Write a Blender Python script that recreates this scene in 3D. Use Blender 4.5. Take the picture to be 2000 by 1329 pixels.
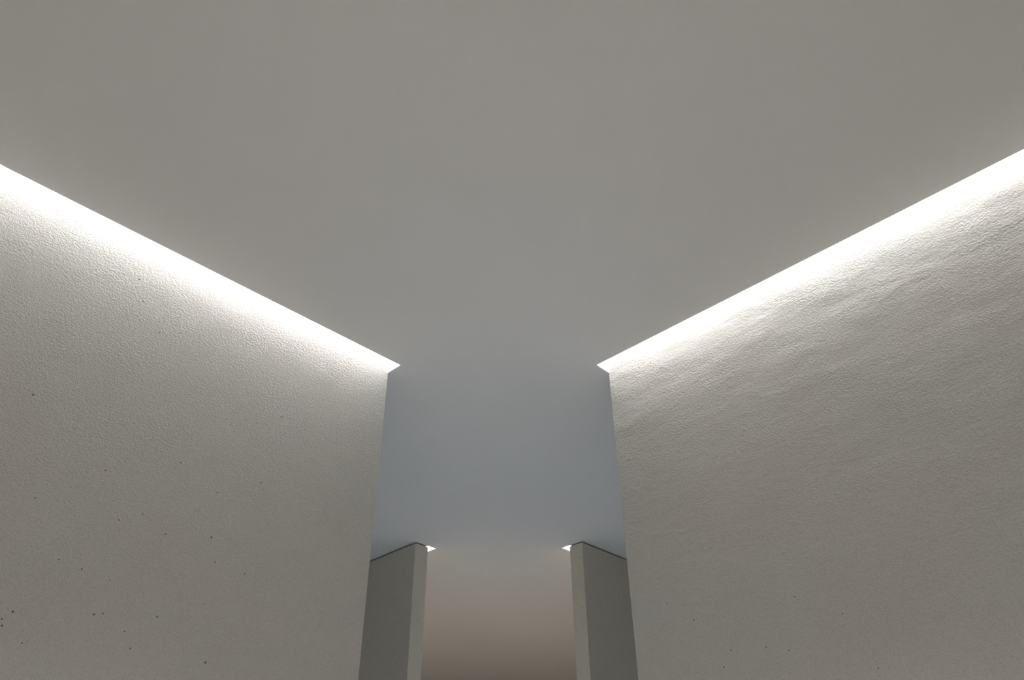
import bpy, bmesh, math
from mathutils import Vector, Matrix

for o in list(bpy.data.objects):
    bpy.data.objects.remove(o)
S = bpy.context.scene
COL = S.collection
RT2 = math.sqrt(2.0)

# ---------------------------------------------------------------- camera
h = 2.2                       # camera to ceiling
CAM_Z = 1.5
H = CAM_Z + h                 # ceiling height
PITCH, YAW, ROLL = 0.6191, 0.0198, -0.0117
F_PX = 1546.5
cam = bpy.data.cameras.new('camera')
cam.sensor_fit = 'HORIZONTAL'
cam.sensor_width = 36.0
cam.lens = 36.0 * F_PX / 2000.0
cam.clip_start = 0.02
cam_o = bpy.data.objects.new('camera', cam)
COL.objects.link(cam_o)
fwd = Vector((math.sin(YAW) * math.cos(PITCH), math.cos(YAW) * math.cos(PITCH), math.sin(PITCH)))
rgt = Vector((math.cos(YAW), -math.sin(YAW), 0))
upv = rgt.cross(fwd)
r2 = math.cos(ROLL) * rgt + math.sin(ROLL) * upv
u2 = -math.sin(ROLL) * rgt + math.cos(ROLL) * upv
m = Matrix((r2, u2, -fwd)).transposed().to_4x4()
m.translation = Vector((0.0012 * h, 0, CAM_Z))
cam_o.matrix_world = m
S.camera = cam_o

# ---------------------------------------------------------------- world, exposure
W = bpy.data.worlds.new('world')
S.world = W
W.use_nodes = True
W.node_tree.nodes['Background'].inputs['Color'].default_value = (0.72, 0.66, 0.58, 1)
W.node_tree.nodes['Background'].inputs['Strength'].default_value = 0.2
S.view_settings.view_transform = 'Standard'
S.view_settings.look = 'None'
S.view_settings.exposure = 0.0
S.view_settings.gamma = 1.0
S.view_settings.use_curve_mapping = False

STRIP_NEAR = 84.0             # emission of the light strips over the near walls
STRIP_FAR = 80.0
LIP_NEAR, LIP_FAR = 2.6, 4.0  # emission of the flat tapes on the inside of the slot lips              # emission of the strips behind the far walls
ROOM_W = 375.0                # added warm fill that lifts the near room, no fixtures
FAR_W = 330.0                 # added warm fill that brightens the far room's ceiling
BACK_W = 200.0                # added fill thrown on the walls behind the viewer
GATE_W = 420.0                # added warm fill bounced off the floor before the passage
PASSAGE_FILL_W = 980.0                # added cool fill bounced off the cross passage floor

# ---------------------------------------------------------------- plan (u = far right, v = far left, both at 45 degrees)
V0 = 1.2184 * h               # room-side edge of the slot over a near wall
SL1 = 0.0489 * h              # width of that slot
TW = 0.0543 * h               # thickness of a wall
UE = 0.9058 * h               # far end of a near wall
U2 = 1.6235 * h               # passage face of a far wall
V2 = 2.0208 * h               # near end of a far wall
SL2 = 0.0395 * h              # slot behind a far wall
NEAR = -1.95 * h              # where the near room ends
FAR = 5.2 * h                 # where the far room ends
TR = 0.27                     # height of the recess above the ceiling
GAP, SET = 0.012, 0.03        # shadow gap at the head of the far walls

def xy(u, v, right=False):
    if right:
        u, v = v, u
    return ((u - v) / RT2, (u + v) / RT2)

# ---------------------------------------------------------------- materials
def new_mat(name):
    mt = bpy.data.materials.new(name)
    mt.use_nodes = True
    nt = mt.node_tree
    b = nt.nodes['Principled BSDF']
    b.inputs['Specular IOR Level'].default_value = 0.15
    b.inputs['Roughness'].default_value = 0.9
    return mt, nt, b

def noise(nt, vec, scale, detail=2.0, rough=0.5, dist=0.0):
    n = nt.nodes.new('ShaderNodeTexNoise')
    n.inputs['Scale'].default_value = scale
    n.inputs['Detail'].default_value = detail
    n.inputs['Roughness'].default_value = rough
    n.inputs['Distortion'].default_value = dist
    nt.links.new(vec, n.inputs['Vector'])
    return n.outputs['Fac']

def math_n(nt, op, a, b=None, c=None):
    n = nt.nodes.new('ShaderNodeMath')
    n.operation = op
    for i, x in enumerate((a, b, c)):
        if x is None:
            continue
        if isinstance(x, (int, float)):
            n.inputs[i].default_value = x
        else:
            nt.links.new(x, n.inputs[i])
    return n.outputs[0]

def mix_col(nt, fac, a, b):
    n = nt.nodes.new('ShaderNodeMix')
    n.data_type = 'RGBA'
    if isinstance(fac, (int, float)):
        n.inputs[0].default_value = fac
    else:
        nt.links.new(fac, n.inputs[0])
    for i, x in ((6, a), (7, b)):
        if isinstance(x, tuple):
            n.inputs[i].default_value = (*x, 1)
        else:
            nt.links.new(x, n.inputs[i])
    return n.outputs[2]

def ramp(nt, fac, lo, hi):
    n = nt.nodes.new('ShaderNodeMapRange')
    n.inputs['From Min'].default_value = lo
    n.inputs['From Max'].default_value = hi
    nt.links.new(fac, n.inputs['Value'])
    return n.outputs['Result']

def plaster(name, base, warm, cool, rot, grain, wave, pits=()):
    """Coarse troweled plaster. rot turns the wall's run onto the x axis."""
    mt, nt, b = new_mat(name)
    tc = nt.nodes.new('ShaderNodeTexCoord')
    mp = nt.nodes.new('ShaderNodeMapping')
    mp.vector_type = 'POINT'
    mp.inputs['Rotation'].default_value = (0, 0, rot)
    nt.links.new(tc.outputs['Object'], mp.inputs['Vector'])
    P = mp.outputs['Vector']
    mp2 = nt.nodes.new('ShaderNodeMapping')      # drawn out along the wall
    mp2.inputs['Scale'].default_value = (0.45, 1, 1)
    mp2.inputs['Rotation'].default_value = (0, 0.12, 0)
    nt.links.new(P, mp2.inputs['Vector'])
    Q = mp2.outputs['Vector']
    mp3 = nt.nodes.new('ShaderNodeMapping')
    mp3.inputs['Scale'].default_value = (0.7, 1, 1)
    nt.links.new(P, mp3.inputs['Vector'])
    G = mp3.outputs['Vector']
    # colour
    c1 = ramp(nt, noise(nt, P, 1.3, 3, 0.55), 0.35, 0.65)
    c2 = ramp(nt, noise(nt, P, 5.0, 4, 0.6), 0.35, 0.7)
    col = mix_col(nt, c1, warm, cool)
    col = mix_col(nt, math_n(nt, 'MULTIPLY', c2, 0.5), col, base)
    # tiny dark grains
    vo = nt.nodes.new('ShaderNodeTexVoronoi')
    vo.inputs['Scale'].default_value = 17.0
    nt.links.new(P, vo.inputs['Vector'])
    sep = nt.nodes.new('ShaderNodeSeparateColor')
    nt.links.new(vo.outputs['Color'], sep.inputs[0])
    pick = math_n(nt, 'GREATER_THAN', sep.outputs[0], 0.9)
    rad = math_n(nt, 'MULTIPLY_ADD', sep.outputs[1], 0.035, 0.022)
    dot = math_n(nt, 'LESS_THAN', vo.outputs['Distance'], rad)
    spot = math_n(nt, 'MULTIPLY', math_n(nt, 'MULTIPLY', pick, dot), 0.55)
    for (px, py, pz, pr) in pits:
        vd = nt.nodes.new('ShaderNodeVectorMath')
        vd.operation = 'DISTANCE'
        vd.inputs[1].default_value = (px, py, pz)
        nt.links.new(tc.outputs['Object'], vd.inputs[0])
        hit = math_n(nt, 'LESS_THAN', vd.outputs['Value'], pr * 0.72)
        spot = math_n(nt, 'MAXIMUM', spot, math_n(nt, 'MULTIPLY', hit, 0.8))
    col = mix_col(nt, spot, col, (0.05, 0.045, 0.04))
    fl = noise(nt, P, 230, 2, 0.6)
    col = mix_col(nt, math_n(nt, 'MULTIPLY', ramp(nt, fl, 0.5, 0.7), 0.5), col, (0.36, 0.35, 0.32))
    nt.links.new(col, b.inputs['Base Color'])
    # relief in metres
    g1 = noise(nt, G, 122, 2.5, 0.65, 0.1)
    g1 = math_n(nt, 'MULTIPLY', g1, math_n(nt, 'MULTIPLY_ADD', ramp(nt, noise(nt, Q, 5.0, 2, 0.6), 0.35, 0.65), 0.7, 0.55))
    g2 = noise(nt, P, 240, 2.0, 0.6)
    hgt = math_n(nt, 'ADD', math_n(nt, 'MULTIPLY', g1, 0.0046 * grain), math_n(nt, 'MULTIPLY', g2, 0.0026 * grain))
    w1 = noise(nt, Q, 3.0, 2.0, 0.5, 0.1)
    w2 = noise(nt, Q, 10.0, 3.0, 0.55, 0.2)
    hgt = math_n(nt, 'ADD', hgt, math_n(nt, 'MULTIPLY', w1, 0.012 * wave))
    hgt = math_n(nt, 'ADD', hgt, math_n(nt, 'MULTIPLY', w2, 0.006 * wave))
    # ridges left by the trowel
    rm = ramp(nt, noise(nt, P, 2.3, 2, 0.5), 0.52, 0.66)
    rg = noise(nt, Q, 4.2, 1.5, 0.5, 1.2)
    rg = math_n(nt, 'ABSOLUTE', math_n(nt, 'SUBTRACT', rg, 0.5))
    rg = math_n(nt, 'SUBTRACT', 1.0, ramp(nt, rg, 0.0, 0.035))
    hgt = math_n(nt, 'ADD', hgt, math_n(nt, 'MULTIPLY', math_n(nt, 'MULTIPLY', rg, rm), 0.0009 * wave))
    bp = nt.nodes.new('ShaderNodeBump')
    bp.inputs['Strength'].default_value = 1.0
    bp.inputs['Distance'].default_value = 1.0
    nt.links.new(hgt, bp.inputs['Height'])
    nt.links.new(bp.outputs['Normal'], b.inputs['Normal'])
    return mt

def paint(name, colr, bump=0.0003, scale=140):
    mt, nt, b = new_mat(name)
    tc = nt.nodes.new('ShaderNodeTexCoord')
    P = tc.outputs['Object']
    f = ramp(nt, noise(nt, P, 1.1, 3, 0.55), 0.3, 0.7)
    d = tuple(c * 0.975 for c in colr)
    nt.links.new(mix_col(nt, f, d, colr), b.inputs['Base Color'])
    bp = nt.nodes.new('ShaderNodeBump')
    bp.inputs['Distance'].default_value = 1.0
    nt.links.new(math_n(nt, 'MULTIPLY', noise(nt, P, scale, 2), bump), bp.inputs['Height'])
    nt.links.new(bp.outputs['Normal'], b.inputs['Normal'])
    return mt

A45 = math.pi / 4
PITS_L = [(-1.598, 2.345, 2.940, 0.0053), (-1.385, 2.558, 2.759, 0.0045), (-1.207, 2.736, 2.878, 0.0039), (-1.515, 2.428, 2.596, 0.0037), (-1.423, 2.519, 2.423, 0.0036), (-1.369, 2.574, 2.410, 0.0042), (-1.479, 2.464, 2.240, 0.0050), (-1.495, 2.448, 2.214, 0.0039), (-1.490, 2.453, 2.195, 0.0046), (-1.314, 2.629, 2.279, 0.0050), (-1.295, 2.648, 2.287, 0.0040), (-1.169, 2.774, 2.313, 0.0046), (-1.213, 2.730, 2.198, 0.0037), (-1.236, 2.707, 2.246, 0.0034), (-1.300, 2.643, 2.396, 0.0031), (-1.078, 2.865, 2.632, 0.0054), (-1.199, 2.744, 2.597, 0.0041), (-1.267, 2.675, 2.644, 0.0033), (-1.320, 2.623, 2.601, 0.0036), (-0.964, 2.979, 2.531, 0.0043), (-1.054, 2.889, 2.546, 0.0038), (-1.455, 2.488, 3.575, 0.0050), (-1.427, 2.516, 3.484, 0.0049), (-1.024, 2.919, 2.197, 0.0057), (-1.089, 2.854, 2.808, 0.0044), (-0.967, 2.976, 2.908, 0.0042), (-0.941, 3.002, 3.230, 0.0044), (-1.441, 2.502, 2.157, 0.0031), (-1.358, 2.585, 3.379, 0.0037)]
PITS_R = [(0.689, 3.254, 2.496, 0.0042), (0.769, 3.174, 2.405, 0.0044), (0.840, 3.103, 2.212, 0.0046), (1.030, 2.913, 2.223, 0.0040), (0.970, 2.973, 2.251, 0.0037), (0.869, 3.074, 2.265, 0.0042), (1.186, 2.757, 2.305, 0.0035), (1.237, 2.706, 2.114, 0.0033), (0.608, 3.335, 3.187, 0.0048), (0.692, 3.251, 3.648, 0.0050), (0.779, 3.164, 3.590, 0.0054), (0.740, 3.203, 3.646, 0.0045), (0.857, 3.086, 2.665, 0.0037), (1.075, 2.868, 2.399, 0.0037)]
M_LEFT = plaster('plaster_left', (0.585, 0.575, 0.558), (0.59, 0.565, 0.54), (0.57, 0.575, 0.545), -A45, 0.92, 0.12, PITS_L)
M_RIGHT = plaster('plaster_right', (0.585, 0.575, 0.555), (0.59, 0.56, 0.53), (0.57, 0.572, 0.545), A45, 0.78, 1.6, PITS_R)
M_FARWALL = plaster('plaster_far', (0.75, 0.70, 0.61), (0.75, 0.695, 0.60), (0.73, 0.695, 0.60), A45, 0.3, 0.05)
M_CEIL = paint('ceiling_paint', (0.77, 0.763, 0.742))
M_TROUGH = paint('recess_paint', (0.88, 0.88, 0.87))
M_FLOOR = paint('floor_stone', (0.52, 0.50, 0.48), 0.0006, 40)
M_BACK = paint('back_wall_paint', (0.75, 0.74, 0.71))
M_METAL = paint('strip_metal', (0.6, 0.6, 0.6))

def emit(name, colr, k):
    mt = bpy.data.materials.new(name)
    mt.use_nodes = True
    nt = mt.node_tree
    nt.nodes.clear()
    e = nt.nodes.new('ShaderNodeEmission')
    e.inputs['Color'].default_value = (*colr, 1)
    e.inputs['Strength'].default_value = k
    o = nt.nodes.new('ShaderNodeOutputMaterial')
    nt.links.new(e.outputs[0], o.inputs[0])
    return mt

M_STRIP1 = emit('strip_light', (1.0, 0.98, 0.975), STRIP_NEAR)
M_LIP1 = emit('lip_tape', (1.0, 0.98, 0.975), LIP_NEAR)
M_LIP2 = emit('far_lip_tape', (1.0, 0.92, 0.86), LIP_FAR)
M_STRIP2 = emit('far_strip_light', (1.0, 0.90, 0.82), STRIP_FAR)

# ---------------------------------------------------------------- mesh helpers
def prism(bm, u0, u1, v0, v1, z0, z1, right=False, skip=()):
    P = [xy(u0, v0, right), xy(u1, v0, right), xy(u1, v1, right), xy(u0, v1, right)]
    lo = [bm.verts.new((p[0], p[1], z0)) for p in P]
    hi = [bm.verts.new((p[0], p[1], z1)) for p in P]
    faces = {'bottom': lo[::-1], 'top': hi}
    for i, k in enumerate(('v0', 'u1', 'v1', 'u0')):
        j = (i + 1) % 4
        faces[k] = [lo[i], lo[j], hi[j], hi[i]]
    for k, f in faces.items():
        if k not in skip:
            bm.faces.new(f)

def link(name, bm, mat, parent=None, kind=None):
    bmesh.ops.recalc_face_normals(bm, faces=bm.faces)
    me = bpy.data.meshes.new(name)
    bm.to_mesh(me)
    bm.free()
    me.materials.append(mat)
    o = bpy.data.objects.new(name, me)
    COL.objects.link(o)
    if parent:
        o.parent = parent
        o.matrix_parent_inverse = Matrix.Translation(-parent.location)
    if kind:
        o['kind'] = kind
    return o

# ---------------------------------------------------------------- floor and ceiling
bm = bmesh.new()
prism(bm, NEAR - 0.6, FAR + 0.6, NEAR - 0.6, FAR + 0.6, -0.2, 0)
link('floor', bm, M_FLOOR, kind='structure')

# the ceiling is a slab on a 45 degree grid, left open where the slots and wall heads pass through it
cuts = sorted({NEAR - 0.6, NEAR, UE, V0, V0 + SL1, V0 + SL1 + TW, U2 + SET, U2 + TW, U2 + TW + SL2, V2, V2 + SET, FAR, FAR + 0.6})
def open_cell(u, v):
    if NEAR < u < UE and V0 < v < V0 + SL1 + TW: return True
    if U2 + SET < u < U2 + TW and V2 + SET < v < FAR: return True
    if U2 + TW <= u < U2 + TW + SL2 and V2 < v < FAR: return True
    return False
bm = bmesh.new()
vs = {}
def vert(i, j, z):
    k = (i, j, z)
    if k not in vs:
        vs[k] = bm.verts.new((*xy(cuts[i], cuts[j]), z))
    return vs[k]
n = len(cuts) - 1
solid = {}
for i in range(n):
    for j in range(n):
        u, v = (cuts[i] + cuts[i + 1]) / 2, (cuts[j] + cuts[j + 1]) / 2
        solid[i, j] = not (open_cell(u, v) or open_cell(v, u))
ZT = H + TR + 0.05
for (i, j), s in solid.items():
    if not s:
        continue
    for z in (H, ZT):
        bm.faces.new([vert(i, j, z), vert(i + 1, j, z), vert(i + 1, j + 1, z), vert(i, j + 1, z)])
    for (di, dj, a, b) in ((-1, 0, (i, j), (i, j + 1)), (1, 0, (i + 1, j), (i + 1, j + 1)), (0, -1, (i, j), (i + 1, j)), (0, 1, (i, j + 1), (i + 1, j + 1))):
        if not solid.get((i + di, j + dj), False):
            bm.faces.new([vert(*a, H), vert(*b, H), vert(*b, ZT), vert(*a, ZT)])
link('ceiling', bm, M_CEIL, kind='structure')

# ---------------------------------------------------------------- walls
def near_wall(name, mat, right):
    bm = bmesh.new()
    prism(bm, NEAR, UE, V0 + SL1, V0 + SL1 + TW, 0, ZT, right)
    return link(name, bm, mat, kind='structure')
near_wall('wall_left', M_LEFT, False)
near_wall('wall_right', M_RIGHT, True)

def far_wall(name, right):
    bm = bmesh.new()
    prism(bm, U2, U2 + TW, V2, FAR, 0, H - GAP, right)
    prism(bm, U2 + SET, U2 + TW, V2 + SET, FAR, H - GAP, ZT, right)
    return link(name, bm, M_FARWALL, kind='structure')
far_wall('wall_far_left', False)
far_wall('wall_far_right', True)

for nm, r in (('wall_back_left', False), ('wall_back_right', True)):
    bm = bmesh.new()
    prism(bm, NEAR - 0.3, NEAR, NEAR - (0.3 if r else 0), V0 + SL1 + TW, 0, H, r)
    link(nm, bm, M_BACK, kind='structure')
for nm, r in (('wall_end_left', True), ('wall_end_right', False)):
    bm = bmesh.new()
    prism(bm, FAR, FAR + 0.3, U2, FAR + (0.3 if r else 0), 0, H, r)
    link(nm, bm, M_BACK, kind='structure')

# ---------------------------------------------------------------- recessed light slots
def cove(label, u0, u1, v0, v1, strip, mat, lip, lmat, right, end):
    cx, cy = xy((u0 + u1) / 2, (v0 + v1) / 2, right)
    e = bpy.data.objects.new('cove_light', None)
    e.location = (cx, cy, H)
    COL.objects.link(e)
    e['label'] = label
    e['category'] = 'light'
    e['group'] = 'cove lights recessed in the ceiling'
    t = 0.004
    bm = bmesh.new()                        # painted lining, open below and on the wall side
    prism(bm, u0, u1, v0, v1, H + TR, H + TR + t, right)
    if end == 'u1':
        prism(bm, u0, u1, v0, v0 + t, H + 0.001, H + TR, right)
        prism(bm, u1 - t, u1, v0 + t, v1, H + 0.001, H + TR, right)
    else:
        prism(bm, u1 - t, u1, v0, v1, H + 0.001, H + TR, right)
        prism(bm, u0, u1 - t, v0, v0 + t, H + 0.001, H + TR, right)
    link('housing', bm, M_TROUGH, e)
    a0, a1, b0, b1 = strip
    bm = bmesh.new()
    prism(bm, a0, a1, b0, b1, H + TR - 0.022, H + TR, right)
    link('profile', bm, M_METAL, e)
    g = 0.003
    bm = bmesh.new()
    prism(bm, a0 + g, a1 - g, b0 + g, b1 - g, H + TR - 0.026, H + TR - 0.0222, right)
    link('diffuser', bm, mat, e)
    a0, a1, b0, b1 = lip
    bm = bmesh.new()
    prism(bm, a0, a1, b0, b1, H + 0.012, H + 0.045, right)
    link('light_tape', bm, lmat, e)
    return e

sw = 0.03
def near_cove(label, right):
    c = V0 + 0.022
    return cove(label, NEAR, UE, V0, V0 + SL1, (NEAR + 0.05, UE - 0.02, c - sw / 2, c + sw / 2), M_STRIP1,
                (NEAR + 0.05, UE - 0.03, V0 + 0.004, V0 + 0.007), M_LIP1, right, 'u1')
def far_cove(label, right):
    c = U2 + TW + SL2 - 0.026
    return cove(label, U2 + TW, U2 + TW + SL2, V2, FAR, (c - sw / 2, c + sw / 2, V2 + 0.02, FAR - 0.05), M_STRIP2,
                (U2 + TW + SL2 - 0.007, U2 + TW + SL2 - 0.004, V2 + 0.03, FAR - 0.05), M_LIP2, right, 'v0')
near_cove('long bright cove light in the ceiling along the top of the big left plaster wall', False)
near_cove('long bright cove light in the ceiling along the top of the big right plaster wall', True)
far_cove('small white triangle of cove light behind the far left wall end', False)
far_cove('small white triangle of cove light behind the far right wall end', True)

# ---------------------------------------------------------------- added fill lights without fixtures: warm in both rooms, cool in the cross passage
def spot(name, loc, aim, watts, colr, deg, soft=0.08):
    L = bpy.data.lights.new(name, 'SPOT')
    L.energy = watts
    L.color = colr
    L.spot_size = math.radians(deg)
    L.spot_blend = 0.9
    L.shadow_soft_size = soft
    o = bpy.data.objects.new(name, L)
    COL.objects.link(o)
    o.location = loc
    o.rotation_euler = (Vector(aim) - o.location).to_track_quat('-Z', 'Y').to_euler()

for sx in (-1, 1):
    spot('room_fill', (sx * 0.35 * h, -0.45 * h, H - 0.06), (sx * 0.15 * h, 0.5 * h, 0), ROOM_W, (1.0, 0.973, 0.945), 84)
    spot('passage_fill', (sx * 0.9 * h, 2.02 * h, H - 0.06), (0, 2.15 * h, 0), PASSAGE_FILL_W, (0.61, 0.79, 1.0), 54)
    spot('far_fill', (sx * 1.0 * h, 4.3 * h, H - 0.06), (0, 3.1 * h, 0), FAR_W, (1.0, 0.92, 0.84), 80)
    spot('back_wall_fill', (sx * 0.3 * h, -0.6 * h, H - 0.06), (sx * 0.8 * h, -1.9 * h, 1.6), BACK_W, (1.0, 0.98, 0.95), 100)
spot('threshold_fill', (0, -0.2 * h, H - 0.06), (0, 1.15 * h, 0), GATE_W, (1.0, 0.965, 0.935), 42)
